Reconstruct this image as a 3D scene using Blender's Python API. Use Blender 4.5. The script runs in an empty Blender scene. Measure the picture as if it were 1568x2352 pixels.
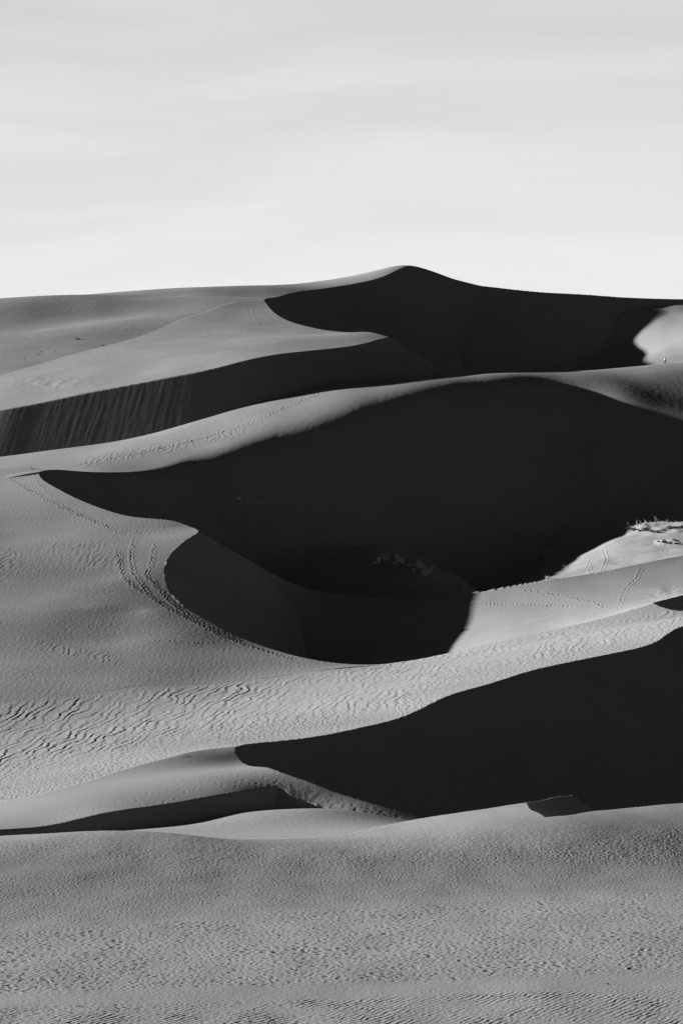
import bpy, bmesh, math, random
import numpy as np
from mathutils import Vector

random.seed(7)
rng = np.random.default_rng(7)
sc = bpy.context.scene
C = sc.collection

# ------------------------------------------------------------------ camera, sky, sun, exposure
F, CU, CV, YH = 7459.0, 784.0, 1176.0, 1500.0        # focal length and centre in plate units, level line
TH = math.atan((YH - CV) / F)                        # camera pitch
CZ = 20.0                                            # eye height above the plain
cam = bpy.data.cameras.new('camera')
cam.sensor_fit = 'HORIZONTAL'; cam.sensor_width = 24.0; cam.lens = F / 1568.0 * 24.0
cam.clip_start = 1.0; cam.clip_end = 60000.0
camo = bpy.data.objects.new('camera', cam); C.objects.link(camo)
camo.location = (0, 0, CZ); camo.rotation_euler = (math.pi / 2 + TH, 0, 0)
sc.camera = camo

SUN_EL, SUN_A = math.radians(11.8), math.radians(24.0)   # A: angle from -x towards +y
sdir = Vector((-math.cos(SUN_EL) * math.cos(SUN_A), math.cos(SUN_EL) * math.sin(SUN_A), math.sin(SUN_EL)))
sun = bpy.data.lights.new('sun', 'SUN'); sun.energy = 5.0; sun.angle = math.radians(0.5); sun.color = (1, 1, 1)
suno = bpy.data.objects.new('sun', sun); C.objects.link(suno)
suno.rotation_euler = sdir.to_track_quat('Z', 'Y').to_euler(); suno.location = sdir * 500

sc.view_settings.view_transform = 'Standard'; sc.view_settings.look = 'None'
sc.view_settings.gamma = 1.0; sc.view_settings.exposure = 1.02
sc.render.film_transparent = False

w = bpy.data.worlds.new('World'); sc.world = w; w.use_nodes = True
nt = w.node_tree; nt.nodes.clear()
def N(t, **k):
    n = nt.nodes.new(t)
    for a, b in k.items(): setattr(n, a, b)
    return n
def mth(op, a, b=None, clamp=False):
    n = N('ShaderNodeMath', operation=op, use_clamp=clamp)
    for i, v in enumerate((a, b)):
        if v is None: continue
        if isinstance(v, (int, float)): n.inputs[i].default_value = v
        else: nt.links.new(v, n.inputs[i])
    return n.outputs[0]
def mrange(v, a, b, c, d, smooth=True):
    n = N('ShaderNodeMapRange', interpolation_type='SMOOTHSTEP' if smooth else 'LINEAR')
    nt.links.new(v, n.inputs['Value'])
    for k, x in zip(('From Min', 'From Max', 'To Min', 'To Max'), (a, b, c, d)): n.inputs[k].default_value = x
    return n.outputs['Result']
sky = N('ShaderNodeTexSky', sky_type='NISHITA'); sky.sun_disc = False
sky.sun_elevation = SUN_EL; sky.sun_rotation = math.atan2(sdir.x, sdir.y)
sky.air_density = 1.0; sky.dust_density = 0.3; sky.ozone_density = 1.0
sep = N('ShaderNodeSeparateColor'); nt.links.new(sky.outputs[0], sep.inputs[0])
tc = N('ShaderNodeTexCoord')
sx = N('ShaderNodeSeparateXYZ'); nt.links.new(tc.outputs['Generated'], sx.inputs[0])
clear = mth('MULTIPLY', sep.outputs[0], 0.13)        # a red filter on black and white film darkens the clear sky
# veil of high cloud low over the dunes
az = mth('ARCTAN2', sx.outputs[0], sx.outputs[1])
mp = N('ShaderNodeMapping'); mp.inputs['Scale'].default_value = (2.2, 2.2, 26.0); mp.inputs['Rotation'].default_value = (0, math.radians(4), 0)
nt.links.new(tc.outputs['Generated'], mp.inputs[0])
wn = N('ShaderNodeTexNoise'); wn.inputs['Scale'].default_value = 3.5; wn.inputs['Detail'].default_value = 3
nt.links.new(tc.outputs['Generated'], wn.inputs['Vector'])
wv = N('ShaderNodeVectorMath', operation='MULTIPLY_ADD'); wv.inputs[1].default_value = (0.5, 0.5, 1.4)
nt.links.new(wn.outputs['Color'], wv.inputs[0]); nt.links.new(mp.outputs[0], wv.inputs[2])
nz = N('ShaderNodeTexNoise'); nz.inputs['Scale'].default_value = 1.7; nz.inputs['Detail'].default_value = 9; nz.inputs['Roughness'].default_value = 0.56
nt.links.new(wv.outputs[0], nz.inputs['Vector'])
streak = mrange(nz.outputs[0], 0.3, 0.7, -1.0, 1.0)
grad = mrange(sx.outputs[2], 0.09, 0.20, 1.0, 0.80, False)
veil = mth('MULTIPLY', grad, mth('ADD', 1.0, mth('MULTIPLY', streak, 0.06)))
mask = mth('MULTIPLY', mrange(sx.outputs[2], 0.21, 0.30, 1.0, 0.0), mrange(mth('ABSOLUTE', az), 0.3, 0.8, 1.0, 0.0))
mask = mth('MULTIPLY', mask, mrange(sx.outputs[2], -0.02, 0.01, 0.0, 1.0))
VEIL = 0.40
tot = mth('ADD', mth('MULTIPLY', clear, 0.05), mth('MULTIPLY', mth('MULTIPLY', veil, mask), VEIL))
tot = mth('MULTIPLY', tot, 20.0)                     # the Background strength stays at 0.05
comb = N('ShaderNodeCombineColor')
for i in range(3): nt.links.new(tot, comb.inputs[i])
bg = N('ShaderNodeBackground'); bg.inputs['Strength'].default_value = 0.05
nt.links.new(comb.outputs[0], bg.inputs[0])
ow = N('ShaderNodeOutputWorld'); nt.links.new(bg.outputs[0], ow.inputs[0])
try:
    w.cycles.sampling_method = 'MANUAL'; w.cycles.sample_map_resolution = 1024
except Exception: pass
sc.cycles.max_bounces = 5; sc.cycles.diffuse_bounces = 3

# ------------------------------------------------------------------ helpers for the land
def P(u, v, d):
    """world point at depth d seen at plate position u, v"""
    r = (u - CU) / F; p = -(v - CV) / F
    fy = math.cos(TH) - p * math.sin(TH)
    return (r * d / fy, d, CZ + d * (math.sin(TH) + p * math.cos(TH)) / fy)

class RBF:
    """smooth surface through heights and slopes (r^3 kernel, Hermite data)"""
    def __init__(s, vals, grads, nug=1e-5):
        s.o = np.mean([v[:2] for v in vals], axis=0); s.k = 100.0
        pv = (np.array([v[:2] for v in vals]) - s.o) / s.k
        zv = np.array([v[2] for v in vals]) / s.k
        s.pv = pv; n = len(pv)
        gp, gd, gz = [], [], []
        for (x, y, gx, gy) in grads:
            if gx is not None: gp.append((x, y)); gd.append((1., 0.)); gz.append(gx)
            if gy is not None: gp.append((x, y)); gd.append((0., 1.)); gz.append(gy)
        m = len(gp)
        s.gp = (np.array(gp).reshape(m, 2) - s.o) / s.k; s.gd = np.array(gd).reshape(m, 2)
        A = np.zeros((n + m + 3, n + m + 3)); b = np.zeros(n + m + 3)
        D = pv[:, None] - pv[None]; A[:n, :n] = np.sqrt((D ** 2).sum(-1)) ** 3 + nug * np.eye(n)
        if m:
            D = pv[:, None] - s.gp[None]; R = np.sqrt((D ** 2).sum(-1))
            A[:n, n:n + m] = -3 * R * (D * s.gd[None]).sum(-1); A[n:n + m, :n] = A[:n, n:n + m].T
            D = s.gp[:, None] - s.gp[None]; R = np.sqrt((D ** 2).sum(-1)); Ri = np.where(R > 1e-9, 1 / np.maximum(R, 1e-9), 0)
            di = (D * s.gd[:, None]).sum(-1); dj = (D * s.gd[None]).sum(-1)
            A[n:n + m, n:n + m] = -3 * (R * (s.gd @ s.gd.T) + di * dj * Ri) + 0.12 * np.eye(m)
        A[:n, -3] = 1; A[:n, -2:] = pv; A[n:n + m, -2:] = s.gd
        A[-3:, :n + m] = A[:n + m, -3:].T
        b[:n] = zv; b[n:n + m] = gz
        s.w = np.linalg.solve(A, b); s.n = n; s.m = m
    def __call__(s, x, y):
        sh = x.shape; q = (np.stack([x.ravel(), y.ravel()], -1) - s.o) / s.k
        out = np.empty(len(q))
        for a in range(0, len(q), 60000):
            Q = q[a:a + 60000]
            D = Q[:, None] - s.pv[None]; R2 = (D ** 2).sum(-1)
            z = (R2 * np.sqrt(R2)) @ s.w[:s.n]
            if s.m:
                D = Q[:, None] - s.gp[None]; R = np.sqrt((D ** 2).sum(-1))
                z += (-3 * R * (D * s.gd[None]).sum(-1)) @ s.w[s.n:s.n + s.m]
            z += s.w[-3] + Q @ s.w[-2:]
            out[a:a + 60000] = z
        return (out * s.k).reshape(sh)

def smooth_closed(pts, corner, step):
    """Catmull-Rom through a closed list of plan points, sharp at the corner indices"""
    n = len(pts); out = []
    for i in range(n):
        p1, p2 = pts[i], pts[(i + 1) % n]
        p0 = p1 + (p1 - p2) if i in corner else pts[i - 1]
        p3 = p2 + (p2 - p1) if (i + 1) % n in corner else pts[(i + 2) % n]
        L = np.linalg.norm(p2 - p1); k = max(1, int(L / step))
        t0, t1, t2 = (max(np.linalg.norm(a - b), 1e-3) ** 0.5 for a, b in ((p0, p1), (p1, p2), (p2, p3)))
        m1 = (p1 - p0) / t0 - (p2 - p0) / (t0 + t1) + (p2 - p1) / t1
        m2 = (p2 - p1) / t1 - (p3 - p1) / (t1 + t2) + (p3 - p2) / t2
        m1 *= t1; m2 *= t1
        for j in range(k):
            t = j / k
            out.append((2*t**3-3*t**2+1)*p1 + (t**3-2*t**2+t)*m1 + (-2*t**3+3*t**2)*p2 + (t**3-t**2)*m2)
    return np.array(out)

REPOSE = 0.65
US = np.concatenate([np.arange(-690, -20, 11.0), np.arange(-20, 1590, 2.3), np.arange(1590, 2290, 11.0)])
CS = (US - CU) / F
LAYERS = []

def layer(name, poly, pts=(), grads=(), corner=(), dd=0.5, k=REPOSE, pad=70, step=1.0, soft=None, d_min=60.0, blur=None, nick=0):
    """a dune: a smooth windward surface inside the plan outline, slip slopes at the angle of repose hung from its edge"""
    vals, plan = [], []
    for (u, v, d) in poly:
        if v is None: plan.append(((u - CU) / F * d, d))
        else:
            p = P(u, v, d); vals.append(p); plan.append(p[:2])
    for (u, v, d) in pts: vals.append(P(u, v, d))
    gr = []
    for (u, v, d, gx, gy) in grads:
        p = P(u, v, d); gr.append((p[0], p[1], gx, gy))
    S = RBF(vals, gr)
    plan = smooth_closed([np.array(p) for p in plan], set(corner), step)
    bz = S(plan[:, 0], plan[:, 1])
    if nick:                                        # small slumps and nicks along the crest
        q = np.arange(len(plan)) * step; on = (plan[:, 1] > nick) * 1.7e-4 * plan[:, 1]
        bz = bz + on * (np.sin(q / 1.9 + 2 * np.sin(q / 7.3)) + np.sin(q / 0.83 + 3 * np.sin(q / 4.1)) + 0.8 * np.sin(q / 4.7)) * (0.5 + 0.5 * np.sin(q / 23.0)) * 0.6
    d0 = max(d_min, plan[:, 1].min() - pad); d1 = plan[:, 1].max() + pad
    ds = np.arange(d0, d1, dd)
    c = CS[:, None]; d = ds[None, :]
    x = c * d; y = np.broadcast_to(d, x.shape)
    # inside test, column by column
    ang = plan[:, 0] / plan[:, 1]; nx = np.roll(np.arange(len(plan)), -1)
    inside = np.zeros(x.shape, bool)
    for i in range(len(CS)):
        a, b = ang, ang[nx]
        cr = ((a <= CS[i]) & (b > CS[i])) | ((b <= CS[i]) & (a > CS[i]))
        if not cr.any(): continue
        t = (CS[i] - a[cr]) / (b[cr] - a[cr])
        q = np.sort(plan[cr, 1] + t * (plan[nx[cr], 1] - plan[cr, 1]))
        inside[i] = np.searchsorted(q, ds) % 2 == 1
    z = np.full(x.shape, -1e3)
    z[inside] = S(x[inside], y[inside])
    o = np.where(~inside.ravel())[0]
    xo, yo = x.ravel()[o], y.ravel()[o]
    zo = np.empty(len(o)); ao = np.empty(len(o), int)
    px, py, pz = (a.astype(np.float32) for a in (plan[:, 0], plan[:, 1], bz))
    if soft:                                        # brinks rounded over a distance R, starting at slope g
        bu = CU + F * px / py
        R = np.maximum(np.interp(bu, soft[0], soft[1]), 0.05).astype(np.float32); g = np.interp(bu, soft[0], soft[2]).astype(np.float32)
    for a in range(0, len(o), 40000):
        X = xo[a:a+40000].astype(np.float32)[:, None] - px[None]; Y = yo[a:a+40000].astype(np.float32)[:, None] - py[None]
        D = np.sqrt(X * X + Y * Y)
        if soft:
            m_ = np.minimum(D, R[None])
            E = pz[None] - (g * m_ + (k - g) * m_ * m_ / (2 * R)) - np.float32(k) * (D - m_)
        else: E = pz[None] - np.float32(k) * D
        j = E.argmax(1); ao[a:a+40000] = j; zo[a:a+40000] = E[np.arange(len(j)), j]
    # refine on the two outline segments beside the best sample
    n = len(plan); so = ao.astype(float)
    for sgn in () if soft else (0, -1):
        i0 = (ao + sgn) % n; i1 = (i0 + 1) % n
        ex = plan[i1, 0] - plan[i0, 0]; ey = plan[i1, 1] - plan[i0, 1]; L = np.maximum(np.hypot(ex, ey), 1e-6)
        ex /= L; ey /= L; m = np.clip((bz[i1] - bz[i0]) / L, -0.9 * k, 0.9 * k)
        rx = xo - plan[i0, 0]; ry = yo - plan[i0, 1]
        t0 = rx * ex + ry * ey; h = np.abs(rx * ey - ry * ex)
        t = np.clip(t0 + h * m / np.sqrt(k * k - m * m), 0, L)
        zz = bz[i0] + (bz[i1] - bz[i0]) * t / L - k * np.hypot(t - t0, h)
        better = zz > zo
        so = np.where(better, i0 + t / L, so); zo = np.where(better, zz, zo)
    z.ravel()[o] = zo
    if blur:                                        # shoulders worn round over a width that changes along the brink
        for i in range(len(CS)):
            wd = np.interp(US[i], blur[0], blur[1]) / dd / 2; n_ = int(wd); fr = wd - n_
            for _ in range(3):
                q = np.concatenate([np.full(n_ + 2, z[i, 0]), z[i], np.full(n_ + 1, z[i, -1])]); cs = np.cumsum(q)
                small = (cs[2 * n_ + 2:-1] - cs[1:-(2 * n_ + 2)]); big = cs[2 * n_ + 3:] - cs[:-(2 * n_ + 3)]
                small = small[:len(z[i])]; big = big[:len(z[i])]
                z[i] = (small + fr * (np.r_[big, big[-1:]][:len(small)] - small)) / (2 * n_ + 1 + 2 * fr)
    sl = np.full(x.size, -1.0); sl[o] = so
    dist = np.zeros(x.size); dist[o] = np.hypot(xo - plan[ao, 0], yo - plan[ao, 1])
    LAYERS.append(dict(name=name, ds=ds, x=x, y=y, z=z, inside=inside, s=sl.reshape(x.shape) * step, dist=dist.reshape(x.shape), plan=plan, bz=bz, S=S))
    return LAYERS[-1]

# ------------------------------------------------------------------ the dunes (u, v, depth)
layer('sand_flat',
  [(-700,None,70),(2300,None,70),(2300,None,280),(1900,1820,280),(1568,1845,274),(1450,1856,269),(1366,1864,264),(1300,1873,259),
   (1252,1877,258),(1222,1861,268),(1210,1844,279),(1100,1860,274),(971,1880,268),(870,1899,262),(773,1920,256),(700,1926,254),
   (640,1928,252),(572,1928,250),(468,1923,248),(364,1911.5,247),(260,1909,247),(130,1914,247),(0,1921,247),(-400,1935,248),(-700,None,248)],
  pts=[(0,2352,141),(784,2352,141.5),(1568,2352,142),(0,2240,161.5),(784,2220,166.5),(1568,2180,176),(0,2165,182.3),(400,2141,188.5),(784,2118,195.3),(1200,2095,203),(1568,2072,211),(0,2140,188.5),(400,2115,196.3),(784,2090,204.7),(1200,2066,213.5),(1568,2043,222.5),
       (0,2003,219),(400,1982,227.5),(784,1963,236),(1200,1944,243.5),(1568,1928,250)],
  corner=(0,1,2,8,10,24), dd=0.12, pad=40, d_min=112.0)

layer('sand_dune',   # spur behind the notch in the foreground crest
  [(1196,1850,279),(1210,1844,283),(1262,1834.5,308),(1314,1827,332),(1307,1834,334),(1254,1842,310),(1200,1853,284)],
  corner=(0,1,3,4,6), dd=0.25, pad=30, step=0.5)

layer('sand_dune',   # floor of the front hollow
  [(-500,1965,262),(0,1965,262),(400,1965,262),(700,1960,264),(800,1945,265),(1000,1900,320),(971,1891,341.5),(900,1877,343.5),(760,1858,346),(640,1864,349.5),(520,1869,345.5),(430,1889,342),(300,1905,337),(0,1937,332),(-500,1965,328)],
  pts=[(640,1896,330),(480,1915,320),(773,1915,310)],
  corner=(0,14), dd=0.3, pad=20)

layer('sand_dune',   # low dune behind the foreground with a shaded foot
  [(545,1715,379),(541,1721,377),(551,1744,374),(600,1762,365),(650,1775,358.5),(730,1802,354.3),(815,1833,350.8),(900,1858,348),(971,1879,346),(1060,1905,343),
   (960,1889,343.5),(880,1872,345),(800,1857,346.8),(720,1847,348.6),(670,1830,350.6),(640,1808,353.3),(550,1820,349.5),(430,1840,345),(330,1855,341),(250,1866,338),(100,1899,333),(0,1906,330),(-400,1985,320),(-400,None,339),(0,None,354),(50,None,355.4),(104,None,357),(190,None,362.6),(270,None,368),(360,None,372.5),(447,None,376.5),(500,None,378)],
  pts=[(-400,1950,335),(0,1850,352),(50,1838.8,353.4),(104,1826.8,355),(190,1802.6,360.6),(270,1779.6,366),(360,1755.6,370.6),(447,1732.8,375),(500,1723,377)],
  corner=(0,9,22,23), dd=0.3, pad=40)

layer('sand_dune',   # broad rippled dune
  [(-400,None,466),(0,None,476),(250,None,483),(300,None,486),(500,None,494),(650,None,502),(740,None,504),(820,1530,497),(920,1521,496),(1120,1480,497),
   (1300,1440,502),(1420,1410,508),(1500,1386,514),(1568,1403,503),(1750,1390,503),(2000,1350,503),(2000,1370,465),(1750,1395,455),(1568,1438,450),(1496,1479,440),(1402,1502,432),(1299,1523,426),
   (1220,1541,421),(1117,1573,414),(1023,1601,408),(935,1643,402),(836,1670,396),(752,1688,391),(650,1702,386),(575,1709,382),(545,1715,379),
   (500,1724,377),(447,1734,375),(360,1757,370.6),(270,1781,366),(190,1804,360.6),(104,1828,355),(50,1840,353.4),(0,1851,352),(-400,1950,335)],
  pts=[(125,1600,468.7),(400,1574,477.5),(575,1561.5,483.5),(735,1541,490.5),(-400,1650,455),(0,1612,465),(250,1588,472),(300,1578,475),(500,1570,480),(650,1552,487)],
  corner=(0,12,15,16,30,39), nick=1, dd=0.3, pad=55)

layer('sand_dune',   # long slope at the left with the curved crest
  [(-400,1650,455),(0,1612,465),(250,1588,472),(300,1578,475),(500,1570,480),(650,1552,486.5),(740,1540,491),(820,1531,494),(910,1523.5,495.5),(840,1527,497.5),(720,1515,503),(620,1490,516),(520,1450,529),(440,1405,546),(395,1365,560),(380,1330,571),(380,1300,579),(395,1270,588),(430,1240,598),
   (456,1222,605),(440,1210,613),(400,1196,618),(300,1185,624),(190,1150,642),(120,1115,665),(92,1090,690),(96,1079,697),(60,1073,702),(0,1076,704),(-400,1095,700)],
  pts=[(125,1600,468.7),(400,1574,477.5),(575,1561.5,483.5),(735,1541,490.5),(-400,1650,455),(0,1612,465),(250,1588,472),(300,1578,475),(500,1570,480),(650,1552,487),(150,1400,541),(0,1480,513.5)],
  grads=[(200,1400,545,0.06,0.19),(260,1330,572,0.08,0.2),(330,1400,542,0.07,0.19),(120,1250,605,0.04,0.19),(300,1470,516,0.05,0.17),(310,1250,597,0.06,0.2),(60,1400,540,0.03,0.18),(60,1250,606,0.04,0.18)],
  corner=(0,8,18,28), nick=500, dd=0.4, pad=70)

layer('sand_dune',   # low saddle behind the inner hollow
  [(476,1234,606),(560,1280,605),(700,1350,600),(800,1368,595),(880,1373,590),(950,1374,586),(1100,1358,582),(1300,1325,590),(1568,1275,615),(1900,1210,650),
   (1900,1310,560),(1568,1368,535),(1500,1384,525),(1400,1414,528),(1250,1454,534),(1120,1485,537),(950,1525,542),(870,1500,556),(800,1440,577),(620,None,600)],
  corner=(0,9,10,12), dd=0.5, pad=60)

layer('sand_dune',   # hollow floor with scrub
  [(1085,1364,600),(1120,1358,660),(1190,1340,690),(1228,1318,708),(1240,1290,724),(1238,1240,740),(1300,1215,735),(1450,1206,712),(1568,1198,704),(1900,1150,705),(1900,1240,650),(1568,1290,625),(1450,1312,625),(1300,1338,612)],
  pts=[(1260,1300,698),(1320,1310,655),(1260,1335,640),(1420,1245,688)], corner=(0,9,10), dd=0.6, pad=30)

layer('sand_dune',   # bench with scrub in the shaded hollow
  [(780,1270,684),(820,1258,694),(920,1258,694),(985,1290,682),(1060,1350,648),(1000,1372,625),(900,1375,630),(840,1340,655),(785,1305,672)],
  pts=[(880,1252,688),(940,1305,662)], corner=(), dd=0.6, pad=20)

layer('sand_dune',   # big round dune with the person on its crest
  [(94,1083,692),(110,1079,695),(172,1081,701),(286,1086,711),(364,1080,720),(430,1064,729),(500,1044,735),(640,999,751),(800,950,768),(950,907,784),
   (1100,880,801),(1250,875,815),(1360,890,811),(1450,926,797),(1568,985,779),(1800,1110,730),(2200,1200,690),(2200,820,920),(1568,833,898),(1480,835,885),(1320,847,868),(1120,848,842),(1040,852,834),(900,862,826),
   (870,866,838),(700,877,828),(480,931,809),(330,986,797),(140,1022,790),(0,1044,786),(-400,1110,770),(-400,1135,685),(0,1100,686)],
  pts=[], grads=[(180,1066,715,0.08,0.13),(60,1068,720,0.06,0.12),(1150,858,828,0.0,0.15),(1350,860,848,0.03,0.16),(1500,862,862,0.05,0.17)], corner=(0,16,17,30,31,32), dd=0.5, pad=110, step=0.8,
  blur=([150,300,430,640,1100,1300,1568,1700],[0,2,9,19,22,22,24,24]))

layer('sand_dune',   # long ridge with the straight slip slope
  [(-400,1015,796),(-200,980,797),(0,942.5,798.5),(104,922,801),(260,889.5,805.2),(416,861,808.7),(480,848,810.6),(572,827,815.4),(676,809,826.5),(815,793,848),(897,775,866),
   (870,768,872),(800,763,895),(720,752,917),(660,735,940),(625,712,970),(608,690,1000),(546,None,995),(442,None,961),(312,None,926),(156,None,891),(0,None,864),(-400,None,838)],
  pts=[(78,842.2,871),(234,798.2,902),(377,754.2,937),(494,713.2,973),(577,691.8,996),(546,696.2,990),(442,730.2,955),(312,777.2,920),(156,818.2,885),(0,865.2,858),(-400,959,832)],
  corner=(0,10,16,22), dd=0.5, pad=70)

layer('sand_dune',   # far right hollow
  [(1250,None,950),(1390,850,1005),(1568,838,985),(2300,800,970),(2300,700,1080),(1700,692,1084),(1568,700,1078),(1450,713,1075),(1380,760,1066),(1300,None,1015)],
  pts=[(1568,760,1038),(1410,733,1071),(1405,770,1060),(1390,845,1026)], corner=(0,3,4), dd=0.7, pad=30)

layer('sand_dune',   # far peak and skyline
  [(-400,960,832),(0,866,858),(156,819,885),(312,778,920),(442,731,955),(546,697,990),(608,690,1000),(640,680,1046),(700,668,1076),(760,660,1090),(820,651,1094),(880,636,1098),(945,611,1110),
   (980,622,1107.5),(1010,632,1105),(1040,640,1103),(1070,647.5,1100.5),(1100,655,1098),(1130,658.7,1095.5),(1160,662,1093.5),(1190,665,1091.5),(1220,668,1090),(1260,671.5,1088),(1330,676,1086),(1400,680,1085),(1530,686,1085),(1700,690,1086),(2300,700,1090),
   (2300,706,1104),(1700,696,1100),(1400,687,1099),(1200,674,1106),(1110,663,1114),(945,620,1126),(820,640,1140),(600,None,1140),(345,None,1130),(0,None,1130),(-400,None,1120)],
  pts=[(78,843,871),(234,799,902),(377,755,937),(494,714,973),(577,692.5,996),(0,684,1030),(200,678,1028),(345,682,1024),(480,674,1046),(620,660,1082),(760,643,1112),(850,624,1120)],
  grads=[(345,682,1024,0.03,0.06),(0,684,1030,0.05,0.07),(100,745,950,0.11,0.15),(320,725,970,0.11,0.14)],
  corner=(0,6,12,27,28,38), dd=0.6, pad=110)

# ------------------------------------------------------------------ wind ripples, footprints and slip streaks as relief
def perlin(x, y, seed=0):
    xi = np.floor(x).astype(np.int64); yi = np.floor(y).astype(np.int64)
    fx = (x - xi).astype(np.float32); fy = (y - yi).astype(np.float32)
    def g(ix, iy, dx, dy):
        h = (ix * 374761393 + iy * 668265263 + seed * 2246822519) & 0xFFFFFFFF
        h = ((h ^ (h >> 13)) * 1274126177) & 0xFFFFFFFF
        h = (h ^ (h >> 16)) & 0xFFFF
        a = h.astype(np.float32) * np.float32(2 * math.pi / 65536)
        return np.cos(a) * dx + np.sin(a) * dy
    ux = fx * fx * fx * (fx * (fx * 6 - 15) + 10); uy = fy * fy * fy * (fy * (fy * 6 - 15) + 10)
    a = g(xi, yi, fx, fy); b = g(xi + 1, yi, fx - 1, fy); c = g(xi, yi + 1, fx, fy - 1); d = g(xi + 1, yi + 1, fx - 1, fy - 1)
    return ((a + ux * (b - a)) + uy * ((c + ux * (d - c)) - (a + ux * (b - a)))) * 1.5
def fbm(x, y, n=3, seed=0, gain=0.5):
    o = 0; am = 1.0
    for i in range(n):
        o = o + am * perlin(x, y, seed + i * 17); x = x * 2.03 + 11.3; y = y * 2.03 + 5.7; am *= gain
    return o
def sstep(a, b, v):
    t = np.clip((v - a) / (b - a), 0, 1); return t * t * (3 - 2 * t)
def band(v, a, b, c, d): return sstep(a, b, v) * (1 - sstep(c, d, v))
def ripples(x, y, lam, ang, warp, seed, stretch=5.0, lee=0.28):
    """asymmetric wind ripples, height 0..1, crests along depth turned by ang"""
    p = (x * math.cos(ang) + y * math.sin(ang)) / lam
    p = p + warp * perlin(x / (lam * 2.2), y / (lam * 2.2 * stretch), seed) + 0.45 * warp * perlin(x / (lam * 0.9), y / (lam * 0.9 * stretch), seed + 5)
    t = p - np.floor(p)
    return np.where(t < 1 - lee, t / (1 - lee), (1 - t) / lee)
def plate_v(L):
    q = (L['z'] - CZ) / L['y']                     # tan of the elevation
    return CV - F * np.tan(np.arctan(q) - TH)
def pits(x, y, cell, cy, dens, seed, rx=0.36, hmap=None):
    """scattered rounded dents (old footprints), 0..1 deep"""
    out = np.zeros(x.shape, np.float32)
    X = x / cell; Y = y / cy
    xi = np.floor(X).astype(np.int64); yi = np.floor(Y).astype(np.int64)
    for ax in (-1, 0, 1):
        for ay in (-1, 0, 1):
            ix = xi + ax; iy = yi + ay
            h = (ix * 374761393 + iy * 668265263 + seed * 2654435761) & 0xFFFFFFFF
            h = ((h ^ (h >> 13)) * 1274126177) & 0xFFFFFFFF; h = h ^ (h >> 16)
            r1 = (h & 0x3FF) / 1023.0; r2 = ((h >> 10) & 0x3FF) / 1023.0; r3 = ((h >> 20) & 0x3FF) / 1023.0
            dx = X - (ix + r1); dy = Y - (iy + r2)
            on = r3 < dens
            k = rx * (0.6 + 0.8 * ((h >> 5) & 0xFF) / 255.0)
            q = (dx * dx + dy * dy) / (k * k)
            f = np.exp(-q * q) - 0.35 * np.exp(-(np.sqrt(q) - 1.55) ** 2 * 4)
            out = np.where(on & (np.abs(f) > np.abs(out)), f, out)
    return out
def splat(L, dz, pts, rad, depth, ry=1.6):
    """press footprints at plan points into the layer"""
    ds = L['ds']; dd = ds[1] - ds[0]
    for (px, py) in pts:
        c = px / py; i = np.searchsorted(CS, c); w_ = rad * 3 / py
        i0 = np.searchsorted(CS, c - w_); i1 = np.searchsorted(CS, c + w_) + 1
        j0 = int((py - rad * ry * 3 - ds[0]) / dd); j1 = int((py + rad * ry * 3 - ds[0]) / dd) + 2
        if i0 >= i1 or j1 < 2 or j0 >= len(ds): continue
        j0 = max(j0, 0)
        X = L['x'][i0:i1, j0:j1] - px; Y = (L['y'][i0:i1, j0:j1] - py) / ry
        q = (X * X + Y * Y) / (rad * rad)
        dz[i0:i1, j0:j1] += depth * (-np.exp(-q * q) + 0.45 * np.exp(-(np.sqrt(q) - 1.5) ** 2 * 3)) * L['inside'][i0:i1, j0:j1]
def plan_of(L, V, u, v):
    """plan point of layer L's own windward surface seen at plate u, v"""
    i = int(np.clip(np.searchsorted(US, u), 1, len(US) - 1))
    ok = L['inside'][i]
    if not ok.any(): return None
    vv = np.where(ok, V[i], 1e9); j = int(np.argmin(np.abs(vv - v)))
    d = L['ds'][j]; return ((u - CU) / F * d, d)
def trail(L, V, line, rows=1, gap=0.75, spread=0.35, seed=1):
    r = np.random.default_rng(seed); out = []
    P_ = [plan_of(L, V, u, v) for u, v in line]; P_ = [np.array(p) for p in P_ if p is not None]
    for _ in range(rows):
        off = r.normal(0, spread, 2)
        for a, b in zip(P_[:-1], P_[1:]):
            n = max(1, int(np.linalg.norm(b - a) / gap))
            for k in range(n):
                p = a + (b - a) * (k + r.uniform(0, 0.5)) / n + off + r.normal(0, spread * 0.45, 2)
                out.append((p[0], p[1]))
    return out

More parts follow.
